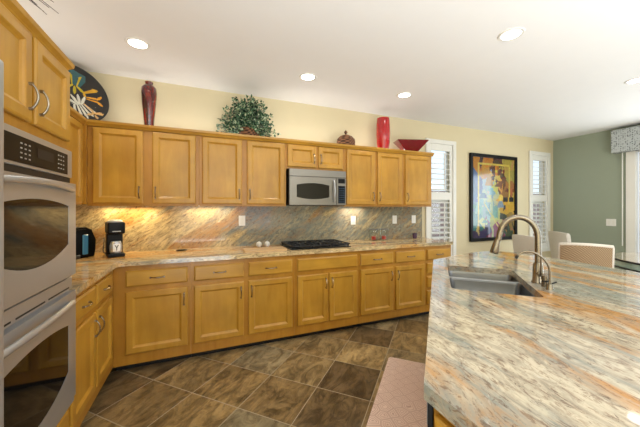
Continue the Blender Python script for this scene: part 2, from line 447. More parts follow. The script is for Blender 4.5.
# patio door on the green wall
pd = bmesh.new()
y0, y1 = -3.30, -1.09
for a, b in ((y1-.05, y1+.06), (y0-.06, y0+.05)): box(pd, XR-.03, XR+.08, a, b, .03, 2.30, bev=.004)
box(pd, XR-.03, XR+.08, y0+.05, y1-.05, 2.24, 2.30, bev=.004); box(pd, XR+.0, XR+.08, y0+.05, y1-.05, .03, .06)
dr = struct('door_1', pd, M['white'])
for a in (y0+.06, (y0+y1)/2+.0):
    p = bmesh.new(); b = a+(y1-y0)/2-.07
    for c, d in ((a, a+.06), (b-.06, b)): box(p, XR+.03, XR+.06, c, d, .06, 2.24)
    box(p, XR+.03, XR+.06, a+.06, b-.06, .06, .14); box(p, XR+.03, XR+.06, a+.06, b-.06, 2.16, 2.24)
    ps = obj('sash', p, M['white'], dr)
    obj('pane', B(XR+.043, XR+.047, a+.06, b-.06, .14, 2.16), M['glass'], ps)
struct('ground_patio', B(XR+.2, 14, -8, .1, -.2, -.1), M['stucco'])

# unseen rear windows, added to let fill light in from behind the camera
for n, (a, b, c, d, k) in ((3, (.6, 3.6, .65, 2.45, 3)), (4, (6.2, 7.2, .03, 2.3, 1))):
    f = bmesh.new()
    for x in (a, b-.05): box(f, x, x+.05, YB-.12, YB-.02, c, d)
    for z in (c, d-.05): box(f, a+.05, b-.05, YB-.12, YB-.02, z, z+.05)
    for i in range(1, k): x = a+(b-a)*i/k; box(f, x-.03, x+.03, YB-.11, YB-.03, c+.05, d-.05)
    wn_ = struct('window_%d' % n, f, M['white'])
    obj('pane', B(a+.05, b-.05, YB-.075, YB-.07, c+.05, d-.05), M['glass'], wn_)

# ------------------------------------------------------------------ recessed lights
def downlight():
    t = thing('ceiling_light', '', 'ceiling light', (0, 0, 0), 0, 'recessed ceiling lights')
    obj('trim_ring', lathe(bmesh.new(), [(.062, -.002), (.066, -.007), (.082, -.007), (.088, 0), (.062, 0), (.062, -.002)], 32), M['white'], t, smooth=40)
    obj('lens', lathe(bmesh.new(), [(0, -.004), (.062, -.004), (.062, -.001), (0, -.001)], 32), M['lamp'], t)
    return t
spots = [((.80, -.72), 'recessed ceiling light above the left wall counter corner, leftmost one'),
         ((2.24, -.70), 'recessed ceiling light in the back row, above the ivy and microwave'),
         ((3.42, -.70), 'recessed ceiling light in the back row, above the bright red vase'),
         ((3.41, -1.93), 'large recessed ceiling light nearest the camera, above the sink'),
         ((5.36, -1.91), 'recessed ceiling light cut by the right edge of the photo')]
L0 = downlight()
def lampl(x, y, p, col=(1, .93, .80)):
    l = bpy.data.lights.new('downlight', 'SPOT'); l.energy = p; l.color = col; l.spot_size = math.radians(135); l.spot_blend = .8; l.shadow_soft_size = .06
    o = bpy.data.objects.new('downlight', l); C.objects.link(o); o.location = (x, y, H-.02)
for i, ((x, y), lb) in enumerate(spots):
    if i: dup(L0, (x, y, H), 0, lb)
    else: L0.location = (x, y, H); L0['label'] = lb
    lampl(x, y, 13 if y > -1 else 16)

# ------------------------------------------------------------------ granite counters
ctr = bmesh.new()
prism(ctr, [(.0, -.02), (.0, -1.462), (.648, -1.462), (.648, -.70), (.66, -.66), (.70, -.648), (4.23, -.648), (4.254, -.624), (4.254, -.001), (.0, -.001)], .876, .914)
tag(obj('countertop', ctr, M['granite_counter']), 'L-shaped polished granite worktop along the back and left walls', 'countertop')
tag(obj('backsplash', B(.022, 4.30, -.021, -.001, .9145, 1.372), M['granite_splash']), 'long granite backsplash slab behind the cooktop and outlets', 'backsplash')
tag(obj('backsplash', B(.001, .021, -1.456, -.001, .9145, 1.372), M['granite_splash']), 'short granite backsplash on the left wall beside the oven tower', 'backsplash')

# ------------------------------------------------------------------ upper cabinets
def upper_unit(x0, x1, doors, z0=1.373, label='', dz=None, depth=.33, right_end=False):
    t = thing('upper_cabinet', label, 'cabinet', (x0, -.001, 0), 0, 'upper wall cabinets')
    w_ = x1-x0
    obj('body', B(0, w_-.001, -depth, 0, z0, 2.07, bev=.002), M['wood_frame'], t)
    if z0 < 1.5: obj('light_rail', B(.001, w_-.002, -depth, -depth+.02, z0-.011, z0-.0005), M['wood_frame'], t)
    for a, b, p in doors:
        add_door(t, a-x0, b-x0, (dz or z0+.012), 2.045, -depth-.0005, (p, False))
    return t
upper_unit(.36, 1.243, [(.399, .773, 'R'), (.846, 1.213, 'L')], label='two-door maple wall cabinet nearest the corner, above the coffee maker')
upper_unit(1.243, 2.121, [(1.27, 1.649, 'R'), (1.699, 2.100, 'L')], label='two-door maple wall cabinet under the ivy plant, left of the microwave')
upper_unit(2.121, 2.832, [(2.135, 2.468, 'R'), (2.497, 2.81, 'L')], z0=1.775, dz=1.80, label='short two-door maple cabinet directly above the microwave')
upper_unit(2.832, 3.70, [(2.862, 3.256, 'R'), (3.296, 3.675, 'L')], label='two-door maple wall cabinet right of the microwave, under the bright red vase')
upper_unit(3.70, 4.183, [(3.727, 4.154, 'L')], label='single-door maple wall cabinet beside the window, under the dark red bowl')
# left wall upper: local x -> world +y, local -y -> world +x
t = thing('upper_cabinet', 'maple wall cabinet on the left wall between oven tower and corner', 'cabinet', (.001, -1.455, 0), PI/2, 'upper wall cabinets')
obj('body', B(0, 1.098, -.33, 0, 1.373, 2.07, bev=.002), M['wood_frame'], t)
add_door(t, .03, .53, 1.385, 2.045, -.3305, ('R', False)); add_door(t, .56, 1.06, 1.385, 2.045, -.3305, ('L', False))
tag(obj('corner_cabinet', B(.001, .3595, -.356, -.001, 1.374, 2.07), M['wood_frame']), 'corner block of maple wall cabinet joining left and back runs', 'cabinet')
# crown moulding
def crown_profile(): return [(0, 2.0705), (-.0, 2.050), (-.012, 2.050), (-.020, 2.064), (-.034, 2.076), (-.038, 2.095), (.02, 2.095), (.02, 2.0705)]
def crown(name, path, label):
    """path: list of (x,y) along cabinet faces; profile offset outwards (to the right of travel)"""
    bm = bmesh.new(); rings = []
    P = [Vector((a, b)) for a, b in path]
    for i, p in enumerate(P):
        def nrm(a, b): d = (b-a).normalized(); return Vector((d.y, -d.x))
        if i == 0: m = nrm(P[0], P[1])
        elif i == len(P)-1: m = nrm(P[-2], P[-1])
        else:
            n1, n2 = nrm(P[i-1], P[i]), nrm(P[i], P[i+1]); m = (n1+n2); m = m/(m.dot(n1))
        rings.append([bm.verts.new((p.x-m.x*o, p.y-m.y*o, z)) for o, z in crown_profile()])
    for a, b in zip(rings, rings[1:]):
        k = len(a)
        for i in range(k): bm.faces.new((a[i], a[(i+1) % k], b[(i+1) % k], b[i]))
    bm.faces.new(rings[0]); bm.faces.new(rings[-1][::-1])
    return tag(obj(name, bm, M['woodh']), label, 'moulding')
crown('crown_moulding', [(.336, -1.42), (.336, -.337), (4.19, -.337)], 'maple crown moulding along the top of the wall cabinets')
crown('crown_moulding', [(.612, -2.26), (.612, -1.50), (.38, -1.50)], 'maple crown moulding on top of the oven tower')

# ------------------------------------------------------------------ base cabinets
def base_unit(x0, x1, label, loc, rz=0, depth=.608):
    t = thing('base_cabinet', label, 'cabinet', loc, rz, 'base cabinets')
    w_ = x1-x0; bm = bmesh.new()
    box(bm, .0005, w_-.0005, -depth, -.002, .062, .875)
    obj('body', bm, M['wood_frame'], t)
    obj('toe_kick', B(.0005, w_-.0005, -depth+.07, -.03, 0, .0615), M['blackm'], t)
    return t
def bcab(x0, x1, label, spec):
    t = base_unit(x0, x1, label, (x0, 0, 0))
    for kind, a, b, z0, z1, p in spec:
        if kind == 'door': add_door(t, a-x0, b-x0, z0, z1, -.6085, (p, True))
        else: add_drawer(t, a-x0, b-x0, z0, z1, -.6085, p)
ZD = (.700, .832); ZO = (.152, .660)
bcab(.61, 1.18, 'one-door one-drawer maple base cabinet nearest the inner corner', [('door', .697, 1.154, *ZO, 'R'), ('drawer', .697, 1.154, *ZD, True)])
bcab(1.18, 2.130, 'two-door two-drawer maple base cabinet under the white outlet, left of the cooktop',
     [('door', 1.205, 1.632, *ZO, 'R'), ('door', 1.673, 2.103, *ZO, 'L'), ('drawer', 1.205, 1.632, *ZD, True), ('drawer', 1.673, 2.103, *ZD, True)])
bcab(2.130, 2.868, 'two-door maple base cabinet under the cooktop with a plain panel on top',
     [('door', 2.156, 2.494, *ZO, 'R'), ('door', 2.508, 2.846, *ZO, 'L'), ('drawer', 2.156, 2.846, *ZD, False)])
bcab(2.868, 3.812, 'two-door two-drawer maple base cabinet right of the cooktop, below the candle glasses',
     [('door', 2.889, 3.324, *ZO, 'R'), ('door', 3.359, 3.792, *ZO, 'L'), ('drawer', 2.889, 3.324, *ZD, True), ('drawer', 3.359, 3.792, *ZD, True)])
bcab(3.812, 4.240, 'narrow maple stack of four drawers at the window end of the run',
     [('drawer', 3.834, 4.218, *ZD, True), ('drawer', 3.834, 4.218, .535, .665, True), ('drawer', 3.834, 4.218, .36, .50, True), ('drawer', 3.834, 4.218, .152, .325, True)])
t = base_unit(0, .80, 'two-door two-drawer maple base cabinet on the left wall beside the ovens', (.0, -1.455, 0), PI/2)
for a, b, s in ((.022, .398, 'R'), (.424, .775, 'L')):
    add_door(t, a, b, *ZO, -.6085, (s, True)); add_drawer(t, a, b, *ZD, -.6085)
tag(obj('corner_cabinet', B(.002, .608, -.654, -.002, .062, .875), M['wood_frame']), 'plain corner block of maple base cabinet where the two runs meet', 'cabinet')

# under-cabinet lamps
def strip(x, y, rz, L, label, p, col=(1, .80, .42)):
    t = thing('under_cabinet_light', label, 'light', (x, y, 1.3725), rz, 'under-cabinet lights')
    obj('housing', B(-L/2, L/2, -.02, .02, -.006, 0, bev=.001), M['white'], t); obj('lens', B(-L/2+.01, L/2-.01, -.016, .016, -.0075, -.0062), M['strip'], t)
    l = bpy.data.lights.new('under_cabinet_glow', 'AREA'); l.shape = 'RECTANGLE'; l.size = L; l.size_y = .03; l.energy = p; l.color = col
    o = bpy.data.objects.new('under_cabinet_glow', l); C.objects.link(o); o.location = (x, y, 1.35); o.rotation_euler = (0, 0, rz)
strip(.62, -.10, 0, .45, 'slim under-cabinet light bar above the coffee maker', 2.6)
strip(1.35, -.10, 0, .45, 'slim under-cabinet light bar left of the white outlet', 1.3, (1, .86, .60))
strip(.12, -.80, PI/2, .5, 'slim under-cabinet light bar on the left wall', 2.0)
strip(3.10, -.10, 0, .3, 'slim under-cabinet light bar just right of the microwave', 1.5, (1, .9, .7))

# ------------------------------------------------------------------ oven tower (left wall)
TW = .78; TY = -2.240
t = thing('oven_tower_cabinet', 'tall maple cabinet housing the double wall oven', 'cabinet', (.003, TY, 0), PI/2)
bm = bmesh.new()
box(bm, 0, .02, -.61, 0, .088, 2.07); box(bm, TW-.02, TW, -.61, 0, .088, 2.07)
box(bm, .02, TW-.02, -.61, 0, 1.64, 2.07); box(bm, .02, TW-.02, -.61, 0, .088, .332); box(bm, .02, TW-.02, -.02, 0, .332, 1.64)
obj('body', bm, M['wood_frame'], t)
obj('toe_kick', B(.001, TW-.001, -.54, 0, 0, .0875), M['blackm'], t)
add_door(t, .045, .412, 1.690, 2.055, -.6105, ('R', False)); add_door(t, .438, .772, 1.690, 2.055, -.6105, ('L', False))
add_drawer(t, .022, .76, .13, .305, -.6105)

ov = thing('double_wall_oven', 'stainless steel double wall oven with black control panel', 'oven', (0, TY, 0), PI/2)
ox0, ox1 = .025, TW-.025-.0; yf = -.640
obj('chassis', B(ox0, ox1, -.6, -.03, .335, 1.635), M['steel_dark'], ov)
fr = bmesh.new()
box(fr, ox0-.012, ox1+.012, yf+.012, -.611, .333, 1.638, bev=.002)
box(fr, ox0-.012, ox1+.012, yf, yf+.012, 1.50, 1.638, bev=.002)
box(fr, ox0-.012, ox1+.012, yf, yf+.012, .925, .985, bev=.002)
obj('trim_frame', fr, M['steel'], ov)
cp = obj('control_panel', B(ox0+.03, ox1-.05, yf-.004, yf-.0005, 1.512, 1.612, bev=.001), M['black'], ov)
for x0_, st_, wd_, n_, zr in ((.30, .028, .012, 3, .018), (.60, .025, .012, 3, .02), (.10, .03, .018, 2, .018)):
    for r in range(4):
        for c_ in range(n_): obj('button', B(x0_+c_*st_, x0_+c_*st_+wd_, yf-.005, yf-.0042, 1.53+r*zr, 1.535+r*zr), M['mark'], cp)
obj('display', B(.42, .56, yf-.0048, yf-.0042, 1.55, 1.59), M['blackm'], cp)
obj('vent_slot', B(ox0-.004, ox1+.004, yf+.006, yf+.0115, 1.472, 1.499), M['blackm'], ov)
def arch_window(x0, x1, zl, zh, bt, bb, n=16):
    xs = [x0+(x1-x0)*i/n for i in range(n+1)]
    top = [(x, zh+bt*(1-((x-(x0+x1)/2)/((x1-x0)/2))**2)) for x in xs]
    bot = [(x, zl-bb*(1-((x-(x0+x1)/2)/((x1-x0)/2))**2)) for x in reversed(xs)]
    return top+bot
def oven_door(z0, z1, wz0, wz1, bt, bb, hz, fuzz):
    bm = bmesh.new(); a, b = ox0-.006, ox1+.006
    outl = arch_window(.105, TW-.105, wz0, wz1, bt, bb)
    prism(bm, [(a, z0), (b, z0), (b, z1), (a, z1)], 0, .030, [outl])
    for v in bm.verts: v.co = Vector((v.co.x, yf-.018+v.co.z, v.co.y))
    d = obj('oven_door', bm, M['steel'], ov)
    g = extrude_xz(bmesh.new(), outl, yf-.0168, yf-.006)
    obj('window', g, M['oven_glass'], d)
    h = bmesh.new(); pts = []
    for i in range(17):
        tt = i/16; x = .07+(TW-.165)*tt; pts.append((x, yf-.030-.026*math.sin(PI*tt), hz+.002+.012*math.sin(PI*tt)))
    tube(h, pts, .0135, 12)
    for x in (.08, TW-.105): tube(h, [(x, yf-.0185, hz), (x, yf-.033, hz)], .010, 10)
    obj('handle', h, M['steel'], d, smooth=50)
    return d
oven_door(1.00, 1.468, 1.165, 1.352, .028, .062, 1.432, 0)
obj('door_gap', B(ox0-.004, ox1+.004, yf+.006, yf+.0115, .986, .999), M['blackm'], ov)
vs = bmesh.new()
for x in (.04, .28, .52): box(vs, x, x+.21, yf-.001, yf+.002, .932, .939)
obj('vent_slots', vs, M['blackm'], ov)
oven_door(.368, .915, .530, .760, .03, .075, .865, 0)
obj('lower_trim', B(ox0-.012, ox1+.012, yf-.01, yf+.0115, .334, .358, bev=.003), M['steel'], ov)

# refrigerator
rf = thing('refrigerator', 'stainless steel refrigerator edge at the far left of the photo', 'refrigerator', (0, -3.18, 0), PI/2)
obj('body', B(.0, .915, -.70, -.03, .02, 1.76, bev=.004), M['steel_dark'], rf)
for a, b, hx in ((.003, .455, .42), (.461, .912, .495)):
    d = obj('door', B(a, b, -.758, -.703, .06, 1.755, bev=.008, seg=2), M['steel'], rf)
    obj('handle', tube(bmesh.new(), [(hx, -.757, .75), (hx, -.80, .77), (hx, -.80, 1.5), (hx, -.757, 1.52)], .010), M['steel'], d, smooth=50)
obj('hinge_cover', B(.80, .90, -.75, -.60, 1.762, 1.79, bev=.004), M['blackm'], rf)
obj('foot_grille', B(.01, .905, -.70, -.60, .0, .0195), M['blackm'], rf)

# ------------------------------------------------------------------ microwave
mw = thing('microwave', 'stainless over-the-range microwave above the cooktop', 'microwave', (2.138, 0, 0))
mwW = .692; yb = -.385
obj('body', B(0, mwW, yb+.02, -.022, 1.374, 1.774, bev=.003), M['blackm'], mw)
dm = bmesh.new(); outl = arch_window(.085, .475, 1.465, 1.60, .022, .022)
prism(dm, [(0.004, 1.378), (.560, 1.378), (.560, 1.690), (.004, 1.690)], 0, .026, [outl])
for v in dm.verts: v.co = Vector((v.co.x, yb-.007+v.co.z, v.co.y))
d = obj('door', dm, M['steel_soft'], mw); obj('window', extrude_xz(bmesh.new(), outl, yb-.001, yb+.006), M['oven_glass'], d)
obj('handle', tube(bmesh.new(), [(.528, yb-.006, 1.42)]+[(.528, yb-.02-.022*math.sin(PI*i/8), 1.43+.22*i/8) for i in range(9)]+[(.528, yb-.006, 1.66)], .009), M['steel'], d, smooth=50)
obj('vent_panel', B(.002, mwW-.002, yb-.007, yb+.0195, 1.694, 1.772, bev=.002), M['steel_soft'], mw)
cpn = obj('control_panel', B(.566, mwW-.002, yb-.007, yb+.0195, 1.378, 1.690, bev=.002), M['steel_soft'], mw)
obj('touch_pad', B(.588, .676, yb-.009, yb-.0072, 1.398, 1.60), M['black'], cpn); obj('display', B(.588, .676, yb-.009, yb-.0072, 1.63, 1.682), M['black'], cpn)
dim = plain('dim_print', (70, 110, 150), .5)
for r in range(7):
    for c_ in range(3): obj('button', B(.602+c_*.026, .614+c_*.026, yb-.0098, yb-.0092, 1.412+r*.026, 1.417+r*.026), dim, cpn)

# ------------------------------------------------------------------ gas cooktop
ck = thing('gas_cooktop', 'black gas cooktop with iron grates set in the granite worktop', 'cooktop', (2.455, -.34, .914)); ck.scale = (.93, .95, 1)
obj('glass_base', B(-.37, .37, -.245, .245, 0, .008, bev=.003), M['black'], ck)
for (gx, gy, r) in ((-.25, .12, .04), (-.25, -.12, .034), (.0, .02, .05), (.22, .12, .034), (.22, -.12, .04)):
    b_ = obj('burner', lathe(bmesh.new(), [(0, .020), (r*.7, .020), (r*.75, .014), (r, .012), (r, .0085), (0, .0085)], 20, gx, gy), M['blackm'], ck, smooth=40)
for gx in (-.245, 0, .245):
    g = bmesh.new(); a = .116
    for s in (-1, 1):
        box(g, gx-a, gx+a, s*.215-.006, s*.215+.006, .028, .042); box(g, gx+s*a-.006, gx+s*a+.006, -.221, .221, .028, .042)
        for q in (-1, 1): box(g, gx+s*(a-.01)-.006, gx+s*(a-.01)+.006, q*.2-.006, q*.2+.006, .0085, .03)
    box(g, gx-a, gx+a, -.006, .006, .028, .044); box(g, gx-.006, gx+.006, -.215, .215, .028, .044)
    for q in (-.11, .11): box(g, gx-.07, gx+.07, q-.005, q+.005, .030, .046)
    obj('grate', g, M['blackm'], ck)
for k in range(5):
    obj('knob', lathe(bmesh.new(), [(0, .026), (.014, .026), (.017, .0085), (0, .0085)], 16, .335, -.18+k*.045), M['steel_dark'], ck, smooth=40)

# ------------------------------------------------------------------ things on the worktop
def cbox(x, y): return (x, y, .914)
bd = tag(obj('cutting_board', prism(bmesh.new(), [(-.21, -.10), (.19, -.10), (.21, -.08), (.21, .08), (.19, .10), (-.19, .10), (-.21, .08)], 0, .018), M['board']),
         'pale flat serving board on the worktop left of the cooktop', 'board')
bd.location = (1.86, -.47, .9145)
def shaker(): 
    t = thing('shaker', '', 'shaker', group='white round shakers')
    obj('body', lathe(bmesh.new(), [(0, 0), (.018, 0), (.028, .012), (.031, .028), (.026, .044), (.014, .054), (0, .054)], 24), M['white'], t, smooth=40)
    obj('cap', lathe(bmesh.new(), [(0, .062), (.009, .060), (.012, .0545), (0, .0545)], 16), M['steel'], t, smooth=40)
    return t
s0 = shaker(); s0.location = (1.855, -.17, .914); s0['label'] = 'left of two round white shakers behind the serving board'
dup(s0, (1.945, -.17, .914), 0, 'right of two round white shakers behind the serving board, nearer the cooktop')
def candle_glass(r=.062, h=.15):
    t = thing('candle_glass', '', 'candle holder', group='candle glasses')
    obj('glass', lathe(bmesh.new(), [(0, 0), (r*.9, 0), (r, .01), (r, h), (r-.004, h), (r-.005, .012), (0, .010)], 32), M['cup_glass'], t, smooth=40)
    obj('rim', lathe(bmesh.new(), [(r+.0005, h-.006), (r+.002, h-.003), (r+.0005, h+.001), (r-.0045, h+.001), (r-.0045, h+.0002), (r+.0004, h+.0002), (r+.0005, h-.006)], 32), M['steel_dark'], t, smooth=40)
    c_ = obj('candle', lathe(bmesh.new(), [(0, .0125), (.028, .0125), (.028, .052), (.022, .054), (0, .050)], 24), M['wax'], t, smooth=40)
    obj('wick', tube(bmesh.new(), [(0, 0, .0495), (0, 0, .062)], .0012, 6), M['blackm'], c_)
    return t
c0 = candle_glass(); c0.location = (3.375, -.14, .914); c0['label'] = 'left of two clear glasses holding a red candle'
dup(c0, (3.535, -.14, .914), 0, 'right of two clear glasses holding a red candle')
c2 = thing('small_votive', 'small dark votive glass at the right end of the worktop', 'candle holder', (4.05, -.15, .914))
obj('cup', lathe(bmesh.new(), [(0, 0), (.026, 0), (.032, .01), (.034, .075), (.031, .075), (.029, .012), (0, .01)], 24), plain('plum_glass', (70, 46, 84), .1, coat=1), c2, smooth=40)
obj('candle', lathe(bmesh.new(), [(0, .0125), (.024, .0125), (.024, .05), (0, .048)], 20), M['wax'], c2, smooth=40)
sp = tag(obj('spoon_rest', lathe(bmesh.new(), [(0, 0), (.05, 0), (.07, .008), (.068, .010), (.048, .003), (0, .003)], 24), M['fascia'], smooth=40), 'small dark flat dish on the worktop between coffee maker and outlet', 'dish')
sp.location = (1.08, -.17, .9142); sp.scale = (.8, .5, 1)

# coffee maker
cf = thing('coffee_maker', 'slim black coffee maker with steel top standing in the counter corner', 'coffee maker', (.545, -.275, .914), math.radians(20))
obj('base', B(-.062, .062, -.11, .11, 0, .03, bev=.008, seg=2), M['black'], cf)
obj('column', B(-.060, .060, .0, .108, .0305, .20, bev=.01, seg=2), M['black'], cf)
hd = obj('brew_head', B(-.064, .064, -.105, .11, .2005, .305, bev=.018, seg=3), M['black'], cf, smooth=40)
obj('logo_bar', B(-.03, .03, -.1062, -.1052, .222, .229), M['mark'], hd)
obj('lid', lathe(bmesh.new(), [(0, .325), (.045, .322), (.058, .312), (.06, .3055), (0, .3055)], 28), M['steel'], cf, smooth=40)
cr = obj('carafe', lathe(bmesh.new(), [(0, .031), (.040, .031), (.046, .045), (.046, .10), (.036, .135), (0, .135)], 24, 0, -.055), M['steel'], cf, smooth=40)
bm = bmesh.new(); lb = .0465
box(bm, -.026, .026, -.103, -.1015, .05, .115)
obj('label_card', bm, M['white'], cr)
bm = bmesh.new()
tube(bm, [(-.012, -.104, .105), (0, -.104, .082)], .003, 6); tube(bm, [(.012, -.104, .105), (0, -.104, .082)], .003, 6); tube(bm, [(0, -.104, .082), (0, -.104, .058)], .003, 6)
obj('label_mark', bm, M['blackm'], cr)
tag(obj('power_cord', tube(bmesh.new(), [(.43, -.12, .92), (.41, -.09, .93), (.40, -.06, .95), (.40, -.035, .99), (.40, -.026, 1.06)], .004), M['blackm'], smooth=True), 'short black power cord between the two coffee machines', 'cord')
pm = thing('pod_machine', 'rounded black pod coffee machine with blue water tank, left of the slim coffee maker', 'coffee machine', (.245, -.30, .914), math.radians(60))
bm = bmesh.new()
prof = [(-.13, 0), (.14, 0), (.15, .05), (.14, .15), (.115, .24), (.06, .262), (-.09, .258), (-.125, .24), (-.10, .15), (-.13, .04)]
extrude_xz(bm, prof, -.085, .085); bmesh.ops.bevel(bm, geom=[e for e in bm.edges if abs(e.verts[0].co.y-e.verts[1].co.y) < .01], offset=.015, segments=2, affect='EDGES')
obj('body', bm, M['black'], pm, smooth=40)
obj('water_tank', B(.01, .06, -.098, -.0855, .03, .20, bev=.005), M['bluebox'], pm)
obj('drip_tray', B(-.12, -.01, -.096, -.0855, .005, .035, bev=.003), M['steel_dark'], pm)
obj('brew_lever', lathe(bmesh.new(), [(0, 0), (.03, 0), (.03, .01), (0, .012)], 20, -.02, -.02, .2625), M['steel'], pm, smooth=40)

# outlets
def outlet(x, z, label, wide=.072):
    t = thing('outlet', label, 'outlet', (x, -.0205, z), 0, 'white wall outlets')
    obj('cover_plate', B(-wide/2, wide/2, -.006, 0, -.058, .058, bev=.002), M['white'], t)
    obj('socket', B(-.017, .017, -.0075, -.0062, -.034, .034), M['shutter'], t)
outlet(1.69, 1.20, 'white outlet on the granite backsplash left of the cooktop'); outlet(3.13, 1.18, 'white outlet on the backsplash just right of the microwave')
outlet(3.80, 1.18, 'white outlet on the backsplash above the candle glasses'); outlet(4.14, 1.18, 'rightmost white outlet on the backsplash near the window')
sw = thing('light_switch', 'white double light switch plate on the green wall', 'switch', (XR-.0005, -.845, 1.105), -PI/2)
obj('cover_plate', B(-.062, .062, -.006, 0, -.058, .058, bev=.002), M['white'], sw)
for a in (-.028, .028): obj('rocker', B(a-.016, a+.016, -.009, -.0062, -.032, .032, bev=.001), M['shutter'], sw)

# ------------------------------------------------------------------ things on the cabinet tops
ZT = 2.0955
def on_top(o, x, y): o.location = (x, y, ZT-.0245)
v1 = tag(obj('tall_vase', lathe(bmesh.new(), [(0, 0), (.036, 0), (.038, .02), (.045, .12), (.060, .27), (.067, .37), (.064, .42), (.045, .445), (.030, .455), (.036, .478), (.031, .478), (.026, .455), (0, .45)], 36), M['vase'], smooth=50),
         'tall slim dark red and copper glazed vase on the cabinets near the corner', 'vase')
on_top(v1, .80, -.2)
v2 = tag(obj('tall_vase', lathe(bmesh.new(), [(0, 0), (.050, 0), (.053, .03), (.070, .14), (.074, .26), (.072, .38), (.066, .455), (.060, .455), (.066, .38), (.0, .30)], 36), M['redv'], smooth=50),
         'bright glossy red cylindrical vase on the cabinets left of the dark red bowl', 'vase')
on_top(v2, 3.48, -.2); v2.scale = (1.25, 1.25, 1)
bm = bmesh.new()
def sq(h, z, twist=PI/4, lift=0): return [bm.verts.new((h*math.cos(twist+i*PI/2), h*math.sin(twist+i*PI/2), z+(lift if i % 2 else 0))) for i in range(4)]
L_ = [sq(.10, 0, .55), sq(.11, .04, .55), sq(.29, .165, .55, .02), sq(.282, .172, .55, .02), sq(.09, .05, .55)]
for a, b in zip(L_, L_[1:]):
    for i in range(4): bm.faces.new((a[i], a[(i+1) % 4], b[(i+1) % 4], b[i]))
bm.faces.new(L_[0][::-1]); bm.faces.new(L_[-1])
bw = tag(obj('square_bowl', bm, M['bowlr']), 'dark red square flared bowl on the cabinets beside the window', 'bowl'); on_top(bw, 3.935, -.20); bw.scale = (1.18, .63, 1.05)
bk = thing('lidded_basket', 'small brown woven basket with domed lid above the microwave', 'basket', (2.93, -.19, ZT-.0245)); bk.scale = (1.12, 1.12, 1)
obj('basket_body', lathe(bmesh.new(), [(0, 0), (.098, 0), (.108, .02), (.108, .11), (.10, .115), (0, .115)], 8), M['basket'], bk)
ld = obj('lid', lathe(bmesh.new(), [(.104, .1155), (.104, .125), (.07, .165), (.03, .185), (0, .187)], 8), M['basket'], bk)
obj('finial', lathe(bmesh.new(), [(0, .186), (.012, .187), (.008, .20), (.02, .215), (.018, .228), (.006, .24), (0, .25)], 16), M['basket'], ld, smooth=40)

# painted plate
def plate_col(u, v):
    r = math.hypot(u, v); col = (10, 14, 16)
    if r > .93: return (16, 18, 20)
    if u < .35 and v > .45 and abs(v-.75+.3*u) < .10: col = (40, 92, 100)
    def fl(cx, cy, n, R, w_, ph, c, k=.0):
        nonlocal col
        a, b = u-cx, v-cy; rr = math.hypot(a, b); th = math.atan2(b, a)+ph
        d = (th*n/(2*PI)) % 1-.5
        if .10*R < rr < R and abs(d)*2 < w_*(1.1-(rr/R)**2): col = c
        if rr < .15*R: col = (60, 60, 20)
    fl(.05, .38, 7, .36, .62, .3, (196, 176, 34)); fl(.40, .30, 3, .30, .45, .9, (222, 170, 34)); fl(.62, -.02, 4, .26, .5, 0, (232, 160, 28)); fl(.16, -.38, 13, .44, .95, 0, (222, 220, 202)); fl(.52, -.55, 4, .24, .5, .4, (216, 176, 116))
    if .45 < u < .9 and -.62 < v < -.45 and abs(v+.52) < .04: col = (226, 180, 110)
    return col
bm = bmesh.new(); cl = bm.loops.layers.color.new('paint'); NR, NS = 64, 200
pr_ = lambda r: .035*(r/.26)**2
rg = [[bm.verts.new((.26*k/NR*math.cos(2*PI*i/NS), .26*k/NR*math.sin(2*PI*i/NS), pr_(.26*k/NR))) for i in range(NS)] for k in range(1, NR+1)]
cv = bm.verts.new((0, 0, 0)); rb = [bm.verts.new((v.co.x, v.co.y, v.co.z-.008)) for v in rg[-1]]; cb_ = bm.verts.new((0, 0, -.008))
fs = []
for i in range(NS):
    j = (i+1) % NS; fs.append(bm.faces.new((cv, rg[0][i], rg[0][j])))
    for k in range(NR-1): fs.append(bm.faces.new((rg[k][i], rg[k+1][i], rg[k+1][j], rg[k][j])))
    fs.append(bm.faces.new((rg[-1][i], rb[i], rb[j], rg[-1][j]))); fs.append(bm.faces.new((cb_, rb[j], rb[i])))
for f in fs:
    c_ = f.calc_center_median(); q = srgb(plate_col(c_.x/.26, c_.y/.26))
    for l in f.loops: l[cl] = tuple(q[:3])+(1,)
def vcol_mat(name, attr, rough, coat=0):
    m, nt, b = new(name); a = nt.nodes.new('ShaderNodeVertexColor'); a.layer_name = attr
    g_ = noise(nt, objco(nt), 40, 2); r_ = ramp(nt, [(.3, (225, 225, 225)), (.7, (255, 255, 255))]); nt.links.new(g_.outputs[0], r_.inputs[0])
    nt.links.new(mixc(nt, 1, a.outputs[0], r_.outputs[0], 'MULTIPLY'), b.inputs['Base Color'])
    b.inputs['Roughness'].default_value = rough; b.inputs['Coat Weight'].default_value = coat; return m
# float colour layer keeps the paint linear
me_col = vcol_mat('painted_plate', 'paint', .12, .6)
for f in bm.faces:
    for l in f.loops:
        c_ = l[cl]; l[cl] = tuple((1.055*x**(1/2.4)-.055 if x > .0031308 else x*12.92) for x in c_[:3])+(1,)
pl = tag(obj('decorative_plate', bm, me_col, smooth=40), 'large round black plate painted with yellow and white daisies, leaning in the corner', 'plate')
nz = Vector((1, -1.15, .28)).normalized(); xa = Vector((0, 0, 1)).cross(nz).normalized(); ya = nz.cross(xa)
pl.matrix_world = Matrix(((xa.x, ya.x, nz.x, .235), (xa.y, ya.y, nz.y, -.235), (xa.z, ya.z, nz.z, 2.335), (0, 0, 0, 1)))

